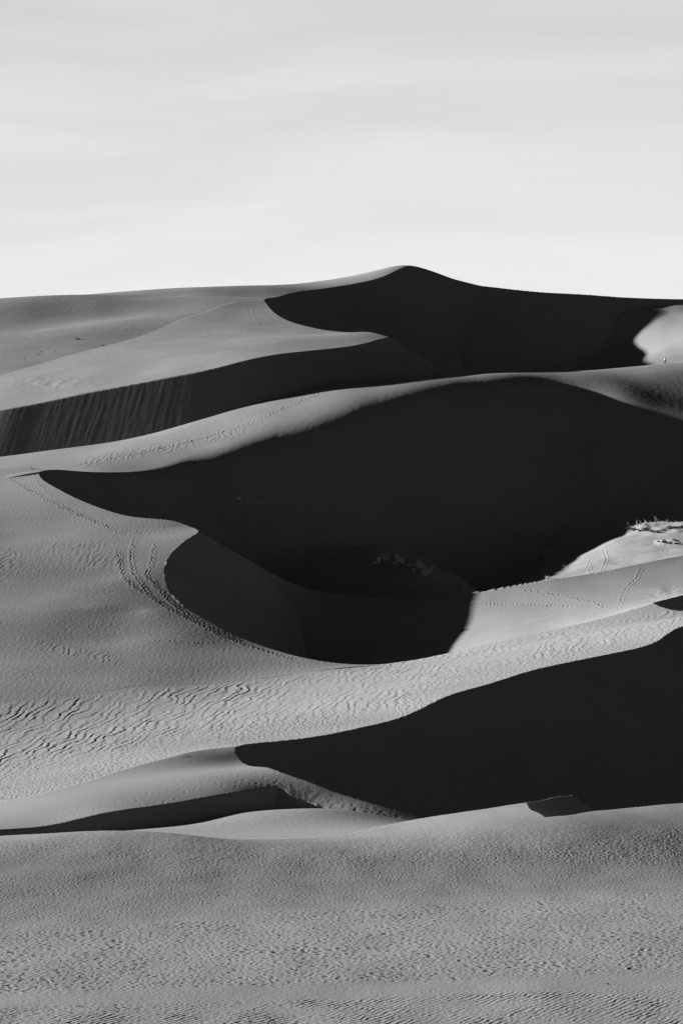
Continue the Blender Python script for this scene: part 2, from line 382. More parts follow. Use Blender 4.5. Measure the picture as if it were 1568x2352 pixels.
for k, L in enumerate(LAYERS):
    x, y, ins, s_ = L['x'], L['y'], L['inside'], L['s']
    away = sstep(2.0, 22.0, L['dist']) if k != 9 else sstep(16.0, 50.0, L['dist'])              # streaks grow away from the brink
    V = plate_v(L); U = np.broadcast_to(US[:, None], x.shape)
    dz = np.zeros(x.shape)
    bd = np.where(ins, 0.0, 1.0)
    if k == 0:
        Vt = V + 0.06 * (U - 784); top = band(V, 1880, 1925, 1965, 2000); mid = band(Vt, 1945, 1975, 2075, 2110); dash = band(Vt, 2075, 2105, 2240, 2310)
        low = sstep(2230, 2310, V)
        patch = np.clip(0.55 + 0.8 * fbm(x / 5, y / 9, 3, 3), 0.08, 1.3)
        smooth_strip = 1 - 0.9 * band(V + 0.03 * (U - 400), 2262, 2280, 2296, 2312)
        dz += 0.0075 * (0.9 + 1.2 * mid + 0.5 * top) * fbm(x / 0.14, y / 0.26, 2, 11, 0.6)
        dz += 0.006 * (0.4 + 0.1 * mid + 0.8 * top) * fbm(x / 0.5, y / 0.8, 2, 12, 0.6)
        dz -= 0.011 * pits(x, y, 0.36, 0.5, 0.5, 21, 0.3) * (0.35 * mid + 1.3 * top) * patch
        dz -= 0.036 * pits(x, y, 0.58, 0.62, 0.6, 22, 0.26) * (dash + 0.35 * low) * patch * smooth_strip
        dz -= 0.020 * pits(x, y, 0.36, 0.50, 0.55, 23, 0.30) * (dash + 0.35 * low) * np.clip(1.3 - patch, 0, 1) * smooth_strip
        rp = sstep(2235, 2300, V + 0.045 * (U - 700)) * np.clip(0.8 + 0.8 * fbm(x / 3, y / 6, 2, 8), 0.25, 1.2) * smooth_strip
        dz += 0.019 * rp * ripples(x, y, 0.34, -0.36, 0.45, 31, 2.6)
        dz += 0.04 * fbm(x / 6, y / 12, 2, 4)
    elif k in (1, 2, 3):
        rough = np.clip(0.7 * sstep(560, 700, U) * (1 - 0.4 * sstep(850, 960, U)) + 0.12, 0, 1.2) if k == 3 else 0.35
        if k == 1: rough = 0.8
        if k == 3: rough = rough * (0.1 + 0.9 * sstep(3, 22, V - np.interp(US, [541, 551, 600, 650, 730, 815, 900, 971], [1721, 1744, 1762, 1775, 1802, 1833, 1858, 1879])[:, None]))
        dz += 0.014 * rough * fbm(x / 0.6, y / 1.6, 3, 41, 0.55)
        dz -= 0.026 * rough * pits(x, y, 0.6, 0.8, 0.5, 42, 0.3) * np.clip(0.5 + fbm(x / 6, y / 12, 2, 43), 0, 1.2)
        dz += (1 - ins) * 0.07 * fbm(s_ / 1.3, y / 6, 3, 44)
        if k == 3:
            dz -= 0.016 * ins * pits(x, y, 0.7, 1.0, 0.3, 45, 0.25) * band(V - 0.28 * (540 - U), 1740, 1775, 1830, 1850)
    elif k == 4:
        crease = np.interp(US, [-400, 0, 250, 300, 500, 650, 820, 1120, 1300, 1568], [1640, 1612, 1588, 1578, 1570, 1552, 1530, 1482, 1440, 1395])[:, None]
        low_e = np.interp(US, [-400, 0, 270, 541, 752, 935, 1023, 1220, 1402, 1568], [1950, 1851, 1781, 1716, 1688, 1643, 1601, 1541, 1502, 1432])[:, None]
        t = np.clip((V - crease) / (low_e - crease), 0, 1)
        amp = band(t, 0.0, 0.08, 0.55, 0.95) * (1 - 0.2 * sstep(560, 900, U)) * np.clip(0.85 + 0.6 * fbm(x / 12, y / 40, 2, 51), 0.3, 1.3)
        dz += 0.070 * amp * np.clip(0.8 + 0.8 * perlin(x / 2.6, y / 8.0, 50), 0.3, 1.2) * ripples(x, y, 1.45, -0.12, 0.75, 52, 3.2, 0.24) * ins
        amp2 = (0.35 + sstep(0.35, 0.7, t)) * np.clip(0.7 + fbm(x / 8, y / 25, 2, 53), 0.1, 1.2)
        dz += 0.026 * amp2 * ripples(x, y, 0.62, -0.08, 1.1, 54, 2.4, 0.3) * ins
        dz -= 0.036 * ins * pits(x, y, 0.6, 1.0, 0.5, 55, 0.3) * sstep(0.35, 0.7, t) * np.clip(0.6 + fbm(x / 7, y / 20, 2, 56), 0, 1)
        dz += 0.022 * ins * fbm(x / 0.42, y / 0.9, 2, 57)
        flat = sstep(760, 900, U) * band(t, 0.2, 0.35, 0.45, 0.6) * np.clip(fbm(x / 9, y / 16, 2, 58) + 0.3, 0, 1)
        dz *= 1 - 0.75 * flat
        dz += 0.12 * (1 - ins) * fbm(s_ / 1.6, y / 9, 3, 59)
    elif k == 5:
        p1 = band(V + 0.10 * (U - 120), 1235, 1265, 1300, 1335) * band(U, -400, -300, 170, 320)
        p2 = band(V - 0.18 * (U - 150), 1475, 1488, 1500, 1512) * band(U, 40, 90, 230, 300) + 0.7 * band(V, 1462, 1468, 1474, 1482) * (U < 60)
        dz += 0.048 * np.clip(p1 + p2, 0, 1) * ripples(x, y, 1.3, -0.12, 1.0, 61, 2.4, 0.22) * ins * np.clip(0.7 + fbm(x / 9, y / 30, 2, 60), 0.1, 1.1)
        dz += 0.012 * np.clip(0.4 + 0.3 * fbm(x / 20, y / 50, 2, 66) + p1 + 0.6 * sstep(1490, 1560, V), 0, 1) * ripples(x, y, 0.9, -0.05, 0.9, 62, 4.0) * ins
        dz += 0.012 * ins * fbm(x / 0.5, y / 1.0, 2, 63)
        crease = np.interp(US, [-400, 0, 250, 300, 500, 650, 820, 1120], [1640, 1612, 1588, 1578, 1570, 1552, 1530, 1482])[:, None]
        dz += 0.15 * ins * (1 - sstep(-70, -8, V - crease)) * fbm(x / 26, y / 60, 2, 64)
        tr = trail(L, V, [(20,1100),(60,1125),(110,1150),(170,1177),(230,1205),(262,1218)], 4, 0.8, 0.5, 1)
        tr += trail(L, V, [(75,1075),(95,1115),(120,1140)], 2, 0.8, 0.4, 2)
        tr += trail(L, V, [(262,1222),(330,1222),(380,1222),(420,1221)], 3, 0.9, 0.5, 3)
        tr += trail(L, V, [(272,1268),(285,1315),(310,1345),(345,1365),(385,1395),(440,1425),(520,1465),(600,1493),(680,1515)], 3, 0.85, 0.4, 4)
        tr += trail(L, V, [(312,1235),(302,1280),(312,1320),(345,1362)], 2, 0.85, 0.3, 5)
        tr += trail(L, V, [(353,1250),(342,1300),(330,1320),(345,1335),(375,1370),(420,1410),(470,1437),(550,1475)], 2, 0.85, 0.35, 6)
        tr += trail(L, V, [(365,1472),(420,1478),(500,1478)], 2, 1.2, 0.8, 7)
        splat(L, dz, tr, 0.21, 0.042)
    elif k == 6:
        pr = band(V + 0.17 * (U - 1100), 1425, 1445, 1475, 1500) * sstep(1040, 1120, U) * (1 - sstep(1330, 1450, U))
        dz += 0.07 * pr * (1 - ripples(x * 0.25 + y * 0.25, y, 1.0, math.radians(84), 0.5, 71, 0.3, 0.35)) * ins
        rr = sstep(1470, 1510, U) * sstep(1338, 1356, V + 0.22 * (U - 1530))
        dz += 0.06 * rr * fbm(x / 2, y / 5, 3, 72, 0.5) * ins
        dz += 0.007 * ins * fbm(x / 0.6, y / 1.2, 2, 73) + 0.2 * ins * fbm(x / 18, y / 40, 2, 74)
        tr = trail(L, V, [(1005,1387),(1090,1387),(1180,1389),(1260,1392),(1340,1396)], 2, 0.85, 0.3, 11)
        tr += trail(L, V, [(1200,1352),(1240,1360),(1300,1370),(1360,1384),(1395,1398)], 2, 0.9, 0.4, 12)
        tr += trail(L, V, [(1465,1302),(1452,1330),(1430,1350),(1418,1375),(1420,1388)], 1, 0.8, 0.3, 13)
        tr += trail(L, V, [(1420,1395),(1400,1412)], 1, 0.8, 0.3, 14)
        splat(L, dz, tr, 0.22, 0.06)
    elif k in (7, 8):
        dz += 0.012 * ins * fbm(x / 1.4, y / 2.5, 3, 81) + 0.2 * fbm(x / 9, y / 14, 2, 82) * ins
        if k == 7:
            hm = band(U, 1410, 1440, 1600, 1800) * band(V, 1196, 1206, 1218, 1232)
            dz += hm * (0.45 + 0.3 * fbm(x / 3.2, y / 6, 2, 83, 0.4))
            h2 = band(U, 1500, 1515, 1545, 1568) * band(V, 1238, 1243, 1248, 1256)
            dz += h2 * (0.25 + 0.3 * fbm(x / 1.6, y / 3, 2, 84, 0.4))
            tr = trail(L, V, [(1385,1262),(1392,1285),(1378,1318)], 2, 0.4, 0.12, 21) + trail(L, V, [(1360,1280),(1352,1300),(1360,1320)], 2, 0.4, 0.12, 22)
            tr += trail(L, V, [(1350,1300),(1365,1312),(1345,1318)], 5, 0.6, 0.9, 23) + trail(L, V, [(1400,1252),(1480,1256),(1560,1262)], 3, 0.6, 0.7, 24)
            splat(L, dz, tr, 0.2, 0.03)
    elif k == 9:
        ins = 1 - sstep(0.0, 22.0, L['dist'])
        w1 = band(V - np.interp(US, [180, 380, 550, 700, 900], [1068, 1030, 990, 935, 880])[:, None], -14, -5, 5, 14) * band(U, 150, 200, 540, 620)
        dz += 0.06 * w1 * ripples(x, y, 1.4, -0.1, 1.0, 91, 2.5) * ins
        dz += 0.008 * ins * fbm(x / 1.2, y / 2.5, 2, 92) + 0.35 * ins * fbm(x / 30, y / 70, 2, 93)
        splat(L, dz, trail(L, V, [(170,1070),(260,1055),(380,1028),(480,1000),(570,972),(700,915),(850,872)], 4, 0.9, 0.8, 31), 0.26, 0.05)
        splat(L, dz, trail(L, V, [(1250,850),(1330,849),(1400,846),(1470,839),(1527,835),(1568,834)], 2, 1.0, 0.3, 32), 0.26, 0.06)
        dz += 0.12 * away * (1 - ins) * fbm(s_ / 2.2, y / 24, 4, 94, 0.6)
        dz += 0.3 * away * (1 - ins) * fbm(s_ / 6.0, y / 40, 2, 95)
    elif k == 10:
        dz += 0.008 * (1 - ins) * fbm(s_ / 1.3, y / 20, 4, 101, 0.6)
        dz += 0.008 * ins * fbm(x / 1.5, y / 3, 2, 102) + 0.28 * ins * fbm(x / 34, y / 60, 2, 103)
        w1 = np.exp(-((U - 110) / 70) ** 2 - ((V - 880) / 14) ** 2)
        dz += 0.10 * w1 * fbm(x / 3.5, y / 9, 2, 104)
        splat(L, dz, trail(L, V, [(575,700),(580,725),(595,745)], 2, 1.0, 0.5, 41), 0.3, 0.03)
    elif k == 12:
        sp = (1 - ins) * sstep(1270, 1350, U) * (0.1 + 0.9 * away)
        dz += 0.09 * sp * fbm(s_ / 2.0, y / 30, 4, 111, 0.6)
        dz += 0.28 * ins * fbm(x / 34, y / 60, 2, 103) + 0.008 * ins * fbm(x / 1.6, y / 3, 2, 113)
    elif k == 11:
        dz += 0.25 * fbm(x / 16, y / 30, 2, 121)
    L['z'] = L['z'] + dz

# ------------------------------------------------------------------ sand material
def sand_material():
    m = bpy.data.materials.new('sand'); m.use_nodes = True
    t = m.node_tree; b = t.nodes['Principled BSDF']
    b.inputs['Roughness'].default_value = 1.0; b.inputs['Specular IOR Level'].default_value = 0.0
    co = t.nodes.new('ShaderNodeTexCoord')
    n1 = t.nodes.new('ShaderNodeTexNoise'); n1.inputs['Scale'].default_value = 0.09; n1.inputs['Detail'].default_value = 4
    n2 = t.nodes.new('ShaderNodeTexNoise'); n2.inputs['Scale'].default_value = 9.0; n2.inputs['Detail'].default_value = 2
    mx = t.nodes.new('ShaderNodeMath'); mx.operation = 'ADD'
    t.links.new(co.outputs['Object'], n1.inputs['Vector']); t.links.new(co.outputs['Object'], n2.inputs['Vector'])
    t.links.new(n1.outputs[0], mx.inputs[0]); t.links.new(n2.outputs[0], mx.inputs[1])
    r = t.nodes.new('ShaderNodeMapRange')
    for k, v in zip(('From Min', 'From Max', 'To Min', 'To Max'), (0.6, 1.4, 0.375, 0.465)): r.inputs[k].default_value = v
    t.links.new(mx.outputs[0], r.inputs['Value'])
    cc = t.nodes.new('ShaderNodeCombineColor')
    for i in range(3): t.links.new(r.outputs[0], cc.inputs[i])
    t.links.new(cc.outputs[0], b.inputs['Base Color'])
    n3 = t.nodes.new('ShaderNodeTexNoise'); n3.inputs['Scale'].default_value = 3.2; n3.inputs['Detail'].default_value = 4; n3.inputs['Roughness'].default_value = 0.6
    t.links.new(co.outputs['Object'], n3.inputs['Vector'])
    bp = t.nodes.new('ShaderNodeBump'); bp.inputs['Strength'].default_value = 0.5; bp.inputs['Distance'].default_value = 0.014
    t.links.new(n3.outputs[0], bp.inputs['Height']); t.links.new(bp.outputs[0], b.inputs['Normal'])
    return m
SAND = sand_material()

def z_at(L, u_idx, d):
    """height of layer L along column arrays at depths d (columns share their index)"""
    return np.interp(d, L['ds'], L['z'][u_idx], left=-1e3, right=-1e3)

def build_mesh(name, x, y, z, keep):
    nu, nd = x.shape
    idx = np.full(nu * nd, -1, np.int64)
    f = keep
    q = np.where(f.ravel())[0]; iu, jd = q // (nd - 1), q % (nd - 1)
    a = iu * nd + jd; quads = np.stack([a, a + nd, a + nd + 1, a + 1], -1)
    used = np.unique(quads); idx[used] = np.arange(len(used))
    quads = idx[quads]
    me = bpy.data.meshes.new(name)
    me.vertices.add(len(used)); co = np.stack([x.ravel()[used], y.ravel()[used], z.ravel()[used]], -1).astype(np.float32)
    me.vertices.foreach_set('co', co.ravel())
    me.loops.add(quads.size); me.loops.foreach_set('vertex_index', quads.ravel().astype(np.int32))
    me.polygons.add(len(quads)); me.polygons.foreach_set('loop_start', np.arange(0, quads.size, 4, dtype=np.int32))
    me.polygons.foreach_set('loop_total', np.full(len(quads), 4, np.int32))
    me.update(calc_edges=True)
    me.shade_smooth()
    ob = bpy.data.objects.new(name, me); C.objects.link(ob); me.materials.append(SAND)
    ob['kind'] = 'structure'
    return ob

for k, L in enumerate(LAYERS):
    top = np.full(L['z'].shape, -60.0)
    for M in LAYERS:
        if M is L: continue
        if M['ds'][-1] < L['ds'][0] or M['ds'][0] > L['ds'][-1]: continue
        for i in range(len(CS)): top[i] = np.maximum(top[i], z_at(M, i, L['ds']))
    ok = L['z'] > top - 2.0
    keep = ok[:-1, :-1] | ok[1:, :-1] | ok[1:, 1:] | ok[:-1, 1:]
    L['ob'] = build_mesh(L['name'], L['x'], L['y'], L['z'], keep)

# ------------------------------------------------------------------ plain to the horizon
me = bpy.data.meshes.new('ground'); R = 30000.0
me.from_pydata([(-R,-R,-12),(R,-R,-12),(R,R,-12),(-R,R,-12)], [], [(0,1,2,3)])
g = bpy.data.objects.new('ground', me); C.objects.link(g); me.materials.append(SAND); g['kind'] = 'structure'

LAND = ['broad flat of trampled sand across the bottom', 'small dark spur at the notch in the near crest', 'pale floor of the shallow hollow behind the near crest',
        'low dune with a shaded foot and a pointed dark tip', 'bright rippled dune crossing the middle above the large black slope', 'long grey slope at the left with footprints along its curved edge',
        'low lit saddle behind the round black hollow', 'sunlit hollow floor with scrub and tracks', 'shaded bench with scrub at the foot of the great slope',
        'great round dune with the walking person on its crest', 'long ridge with a straight streaked slip slope', 'pale slope in the far upper right hollow', 'farthest dune with the pointed peak on the skyline']
for L, t in zip(LAYERS, LAND): L['ob']['label'] = t; L['ob']['category'] = 'sand flat' if L is LAYERS[0] else 'sand dune'

# ------------------------------------------------------------------ small things on the sand
bpy.context.view_layer.update()
DG = bpy.context.evaluated_depsgraph_get()
EYE = Vector((0, 0, CZ))
def hit(u, v):
    ok, loc, n, i, ob, mt = sc.ray_cast(DG, EYE, (Vector(P(u, v, 100.0)) - EYE).normalized())
    return (loc, n, ob) if ok else (None, None, None)
def mat(name, c, rough=0.9, var=0.25, scale=6.0):
    m = bpy.data.materials.new(name); m.use_nodes = True; t = m.node_tree; b = t.nodes['Principled BSDF']
    b.inputs['Roughness'].default_value = rough; b.inputs['Specular IOR Level'].default_value = 0.15
    co = t.nodes.new('ShaderNodeTexCoord'); n = t.nodes.new('ShaderNodeTexNoise'); n.inputs['Scale'].default_value = scale; n.inputs['Detail'].default_value = 4
    t.links.new(co.outputs['Object'], n.inputs['Vector'])
    r = t.nodes.new('ShaderNodeValToRGB')
    r.color_ramp.elements[0].position = 0.3; r.color_ramp.elements[1].position = 0.7
    for e, k in ((0, c * (1 - var)), (1, min(1, c * (1 + var)))): r.color_ramp.elements[e].color = (k, k, k, 1)
    t.links.new(n.outputs[0], r.inputs[0]); t.links.new(r.outputs[0], b.inputs['Base Color'])
    return m
M_GRASS = mat('dry_grass', 0.74, var=0.2); M_SHRUB = mat('scrub_leaf', 0.16, var=0.5, scale=3.0); M_STEM = mat('scrub_stem', 0.22)
M_WOOD = mat('dead_wood', 0.05, var=0.4, scale=14); M_DARK = mat('dark_glass', 0.02, 0.35); M_PALE = mat('pale_stone', 0.75, var=0.1)
M_STONE = mat('dark_stone', 0.06, var=0.4); M_SKIN = mat('skin', 0.30, 0.6, 0.06); M_HAIR = mat('hair', 0.02, 0.6); M_WHITE = mat('white_cloth', 0.82, 0.9, 0.04); M_TROUSER = mat('dark_cloth', 0.03, 0.95, 0.2)

class MB:
    def __init__(s): s.v = []; s.f = []
    def add(s, vs, fs):
        k = len(s.v); s.v += [tuple(p) for p in vs]; s.f += [tuple(i + k for i in f) for f in fs]
    def tube(s, pts, rad, n=6, cap=True):
        pts = [Vector(p) for p in pts]; rings = []
        for i, p in enumerate(pts):
            d = (pts[min(i + 1, len(pts) - 1)] - pts[max(i - 1, 0)]).normalized()
            a = d.cross(Vector((0.3, 0.2, 1)) if abs(d.z) < 0.9 else Vector((1, 0.1, 0))).normalized(); b = d.cross(a)
            r = rad[i] if isinstance(rad, (list, tuple)) else rad
            ra, rb = r if isinstance(r, tuple) else (r, r)
            rings.append([p + a * (ra * math.cos(2 * math.pi * j / n)) + b * (rb * math.sin(2 * math.pi * j / n)) for j in range(n)])
        vs = [q for r in rings for q in r]; fs = []
        for i in range(len(pts) - 1):
            for j in range(n): fs.append((i * n + j, i * n + (j + 1) % n, (i + 1) * n + (j + 1) % n, (i + 1) * n + j))
        if cap: fs.append(tuple(reversed(range(n)))); fs.append(tuple(range((len(pts) - 1) * n, len(pts) * n)))
        s.add(vs, fs)
    def blade(s, p, d, h, w, bend):
        side = Vector((-d.y, d.x, 0)) * w; p = Vector(p); vs = []
        for t in (0, 0.4, 0.75): 
            q = p + d * (bend * t * t * h) + Vector((0, 0, h * (t - 0.25 * bend * t * t)))
            vs += [q - side * (1 - 0.6 * t), q + side * (1 - 0.6 * t)]
        q = p + d * (bend * h) + Vector((0, 0, h * (1 - 0.35 * bend))); vs.append(q)
        s.add(vs, [(0, 1, 3, 2), (2, 3, 5, 4), (4, 5, 6)])
    def loft(s, rings):
        n = len(rings[0]); vs = [q for r in rings for q in r]; fs = []
        for i in range(len(rings) - 1):
            for j in range(n): fs.append((i * n + j, i * n + (j + 1) % n, (i + 1) * n + (j + 1) % n, (i + 1) * n + j))
        fs.append(tuple(reversed(range(n)))); fs.append(tuple(range((len(rings) - 1) * n, len(rings) * n))); s.add(vs, fs)
    def mesh(s, name, m):
        me = bpy.data.meshes.new(name); me.from_pydata(s.v, [], s.f); me.update(); me.materials.append(m); me.shade_smooth(); return me
    def build(s, name, m, parent=None):
        o = bpy.data.objects.new(name, s.mesh(name, m)); C.objects.link(o)
        if parent: o.parent = parent
        return o
def tag(o, label, cat, group=None):
    o['label'] = label; o['category'] = cat
    if group: o['group'] = group
    return o

R_ = random.Random(11)
def tuft_mesh(n, h, spread, w=0.022):
    b = MB()
    for _ in range(n):
        a = R_.uniform(0, 6.283); d = Vector((math.cos(a), math.sin(a), 0)); r = abs(R_.gauss(0, spread * 0.35))
        b.blade((d.x * r, d.y * r, -0.06), d, h * R_.uniform(0.55, 1.1), w * R_.uniform(0.7, 1.4), R_.uniform(0.1, 0.75))
    return b
TUFTS = [tuft_mesh(70, 0.62, 0.34).mesh('grass_tuft', M_GRASS), tuft_mesh(55, 0.45, 0.4).mesh('grass_tuft', M_GRASS), tuft_mesh(85, 0.8, 0.38).mesh('grass_tuft', M_GRASS)]
def stalk_mesh(n, h):
    b = MB()
    for _ in range(n):
        a = R_.uniform(0, 6.283); d = Vector((math.cos(a), math.sin(a), 0)); l = h * R_.uniform(0.6, 1.05); k = R_.uniform(0.05, 0.3)
        pts = [d * (0.05 + k * l * t * t) + Vector((0, 0, l * t - 0.08)) for t in (0, 0.35, 0.7, 1)]
        b.tube(pts, [0.022, 0.018, 0.014, 0.006], 4)
        for t in (0.55, 0.72, 0.88):
            q = d * (0.05 + k * l * t * t) + Vector((0, 0, l * t - 0.08)); e = Vector((R_.uniform(-1, 1), R_.uniform(-1, 1), 0.8)) * 0.18
            b.tube([q, q + e], [0.012, 0.004], 3)
    return b
STALKS = [stalk_mesh(5, 1.5).mesh('dry_stalk', M_GRASS), stalk_mesh(3, 1.2).mesh('dry_stalk', M_GRASS), stalk_mesh(8, 1.9).mesh('dry_stalk', M_GRASS)]
def shrub(b_l, b_s, rx, ry, h, n):
    for _ in range(n // 14):
        a = R_.uniform(0, 6.283); r = R_.uniform(0.3, 0.95); e = Vector((rx * r * math.cos(a), ry * r * math.sin(a), h * R_.uniform(0.4, 1.0) * math.sqrt(1 - r * r * 0.8)))
        b_s.tube([(0, 0, -0.1), e * 0.5 + Vector((0, 0, 0.05)), e], [0.03, 0.02, 0.006], 4)
        for _ in range(14):
            q = e * R_.uniform(0.45, 1.05) + Vector((R_.gauss(0, 0.10 * rx), R_.gauss(0, 0.10 * ry), R_.gauss(0, 0.06)))
            t = Vector((R_.gauss(0, 1), R_.gauss(0, 1), R_.gauss(0, 1))).normalized(); k = t.cross(Vector((R_.gauss(0, 1), R_.gauss(0, 1), R_.gauss(0, 1)))).normalized()
            l = R_.uniform(0.05, 0.11)
            b_l.add([q - t * l, q + k * l * 0.45, q + t * l, q - k * l * 0.45], [(0, 1, 2, 3)])
SHRUBS = []
for rx, ry, h, n in ((1.0, 0.8, 0.75, 420), (0.7, 0.6, 0.55, 300), (1.4, 0.9, 0.6, 560)):
    bl, bs = MB(), MB(); shrub(bl, bs, rx, ry, h, n)
    SHRUBS.append((bl.mesh('foliage', M_SHRUB), bs.mesh('stem', M_STEM)))

def put(name, me, u, v, label, cat, group=None, sc_=1.0, sink=0.0):
    loc, n, ob = hit(u, v)
    if loc is None: return None
    o = bpy.data.objects.new(name, me); C.objects.link(o)
    o.location = loc - Vector((0, 0, sink)); o.rotation_euler = (0, 0, R_.uniform(0, 6.283)); o.scale = (sc_,) * 3
    return tag(o, label, cat, group)
PALE = []
for me in SHRUBS[0]:
    q = me.copy(); q.materials.clear(); q.materials.append(M_GRASS); PALE.append(q)
def put_shrub(u, v, k, label, group=None, sc_=1.0, sink=0.0, pale=False):
    loc, n, ob = hit(u, v)
    if loc is None: return
    e = bpy.data.objects.new('scrub_bush', None); C.objects.link(e); e.location = loc - Vector((0, 0, sink)); e.rotation_euler = (0, 0, R_.uniform(0, 6.283)); e.scale = (sc_,) * 3
    tag(e, label, 'bush', group)
    for nm, me in zip(('foliage', 'stem'), PALE if pale else SHRUBS[k]):
        o = bpy.data.objects.new(nm, me); C.objects.link(o); o.parent = e

# scrub in the shade of the great slope
for u, v, k, q in [(548,1148,2,1.1),(556,1150,1,1),(568,1152,0,1.2),(575,1147,1,.9),(588,1150,0,1),(596,1156,2,1),(603,1154,1,1),(545,1162,1,1),(552,1166,0,.9),(560,1170,1,1),(530,1176,0,.9),(524,1181,1,.9),(542,1180,1,.8),(573,1164,0,1),(585,1172,1,.8),(512,1184,1,.8)]:
    put('grass_tuft', TUFTS[k], u, v, 'pale grass tuft in the loose patch high on the black slope, above the curved hollow', 'grass tuft', 'grass tufts high on the shaded slope', q)
for i in range(46):
    t = R_.random(); u = 858 + 135 * t + R_.gauss(0, 6); v = 1272 + 42 * t * t + abs(R_.gauss(0, 13)) + 4 * math.sin(u)
    put('grass_tuft', TUFTS[i % 3], u, v, 'pale grass tuft in the dense shaded patch below the great slope, in mid picture', 'grass tuft', 'grass tufts on the shaded bench', R_.uniform(1.0, 1.9))
# bush, clumps and tracks at the edge of the sunlit floor
put_shrub(1266, 1268, 0, 'tallest pale bush at the left edge of the sunlit scrub hollow', None, 1.3, 0.0, True)
for u, v, k, q in [(1272,1279,0,1.2),(1262,1276,2,1.1),(1276,1287,1,1),(1268,1290,1,1),(1283,1294,0,1),(1290,1299,1,1),(1297,1303,0,.9),(1304,1306,1,.9),(1278,1300,1,.9)]:
    put('grass_tuft', TUFTS[k], u, v, 'pale tuft in the string of clumps running down from the tallest bush', 'grass tuft', 'tufts below the tall bush', q)
put('grass_tuft', TUFTS[2], 1257, 1331, 'single round pale grass tuft standing alone just above the lit saddle crest', 'grass tuft', None, 1.25)
for u, v in [(1345,1302),(1352,1306),(1360,1303),(1349,1312),(1357,1316),(1366,1311),(1371,1318),(1343,1308)]:
    put('grass_tuft', TUFTS[1], u, v, 'small dark clump beside the paired tracks on the sunlit hollow floor', 'grass tuft', 'clumps beside the tracks', 0.7)
for u, v, k, q in [(1412,1222,1,.8),(1440,1216,2,1),(1455,1219,0,1),(1468,1221,1,1),(1480,1219,0,1.1),(1496,1222,2,.9),(1510,1224,0,.9),(1524,1220,1,1),(1538,1216,0,1),(1552,1214,2,1),(1565,1213,0,1)]:
    put_shrub(u, v, k, 'low dark bush in the row along the hummock at the right edge', 'bushes along the hummock', q)
for u, v, k, q in [(1512,1246,1,.8),(1524,1247,1,.9),(1537,1250,0,.8),(1550,1250,1,.9)]:
    put_shrub(u, v, k, 'low bush in the short lone row below the long hummock', 'bushes of the short row', q)
for u, v, k in [(1442,1208,1),(1462,1206,0),(1470,1204,1),(1482,1205,0),(1492,1205,1),(1505,1204,2),(1511,1205,0),(1522,1206,1),(1530,1205,0),(1540,1206,1),(1553,1205,1)]:
    put('dry_stalk', STALKS[k], u, v, 'thin dry stalks standing up against the dark slope behind the hummock', 'dry plant', 'dry stalks behind the hummock', 1.0)
for u, v in [(1428,1284),(1463,1284),(1438,1262),(1480,1254),(1420,1247),(1498,1266),(1388,1283),(1410,1310)]:
    put('grass_tuft', TUFTS[1], u, v, 'tiny clump dotted on the smooth sunlit floor between the tracks', 'grass tuft', 'tiny clumps on the sunlit floor', 0.55)

# dark clump and litter on the upper left slope
b = MB(); 
for i in range(5):
    a = i * 1.3; b.tube([(-0.55 + 0.22 * i, 0.1 * math.sin(a), -0.1), (-0.5 + 0.25 * i, 0.12 * math.cos(a), 0.22 + 0.1 * math.sin(a * 2)), (-0.25 + 0.3 * i, 0.1, 0.16)], [0.16, 0.13, 0.05], 7)
o = b.build('dead_stump', M_WOOD); loc, n, ob = hit(177, 779)
o.location = loc; tag(o, 'dark half buried stump alone on the pale upper left slope', 'stump')
def twig(u, v, length, label, up=0.0, rot=None, thick=0.016, group=None):
    loc, n, ob = hit(u, v)
    if loc is None: return
    b = MB(); L_ = length
    b.tube([(-L_ / 2, 0, 0.01), (-L_ * 0.15, 0.02 * L_, 0.03), (L_ * 0.2, -0.03 * L_, 0.02), (L_ / 2, 0.02 * L_, 0.05)], [thick, thick * 1.2, thick, thick * 0.4], 6)
    b.tube([(-L_ * 0.1, 0, 0.02), (-L_ * 0.02, 0.05, 0.05 + 0.1 * L_)], [thick * 0.7, thick * 0.3], 5)
    if up: b.tube([(-L_ * 0.45, 0, 0.0), (-L_ * 0.46, 0.01, up * 0.5), (-L_ * 0.38, 0.0, up)], [thick * 1.1, thick * 0.9, thick * 0.4], 6)
    o = b.build('driftwood', M_WOOD); o.location = loc + Vector((0, 0, 0.01)); o.rotation_euler = (0, 0, R_.uniform(-0.2, 0.2) if rot is None else rot)
    tag(o, label, 'driftwood', group)
twig(236, 793, 1.3, 'short dark stick on the sand ridge right of the half buried stump', thick=0.08)
for u, v in [(127,804),(95,808),(86,814),(57,823)]: twig(u, v, 0.7, 'tiny dark stick in the thin line of litter on the upper left slope', thick=0.06, group='litter on the upper left slope')
twig(183, 2314, 0.34, 'dark forked driftwood stick with one upright end, near the bottom left corner', up=0.11, rot=0.05, thick=0.016)
twig(1462, 2313, 0.20, 'short dark twig in the ripples near the bottom right corner', thick=0.012)
twig(1503, 2312, 0.30, 'longest dark twig in the ripples near the bottom right corner', thick=0.012, rot=0.1)
twig(104, 2318, 0.16, 'small dark twig left of the forked driftwood stick', thick=0.012)
twig(24, 2190, 0.42, 'crooked dark twig at the left edge of the pitted sand', thick=0.02)
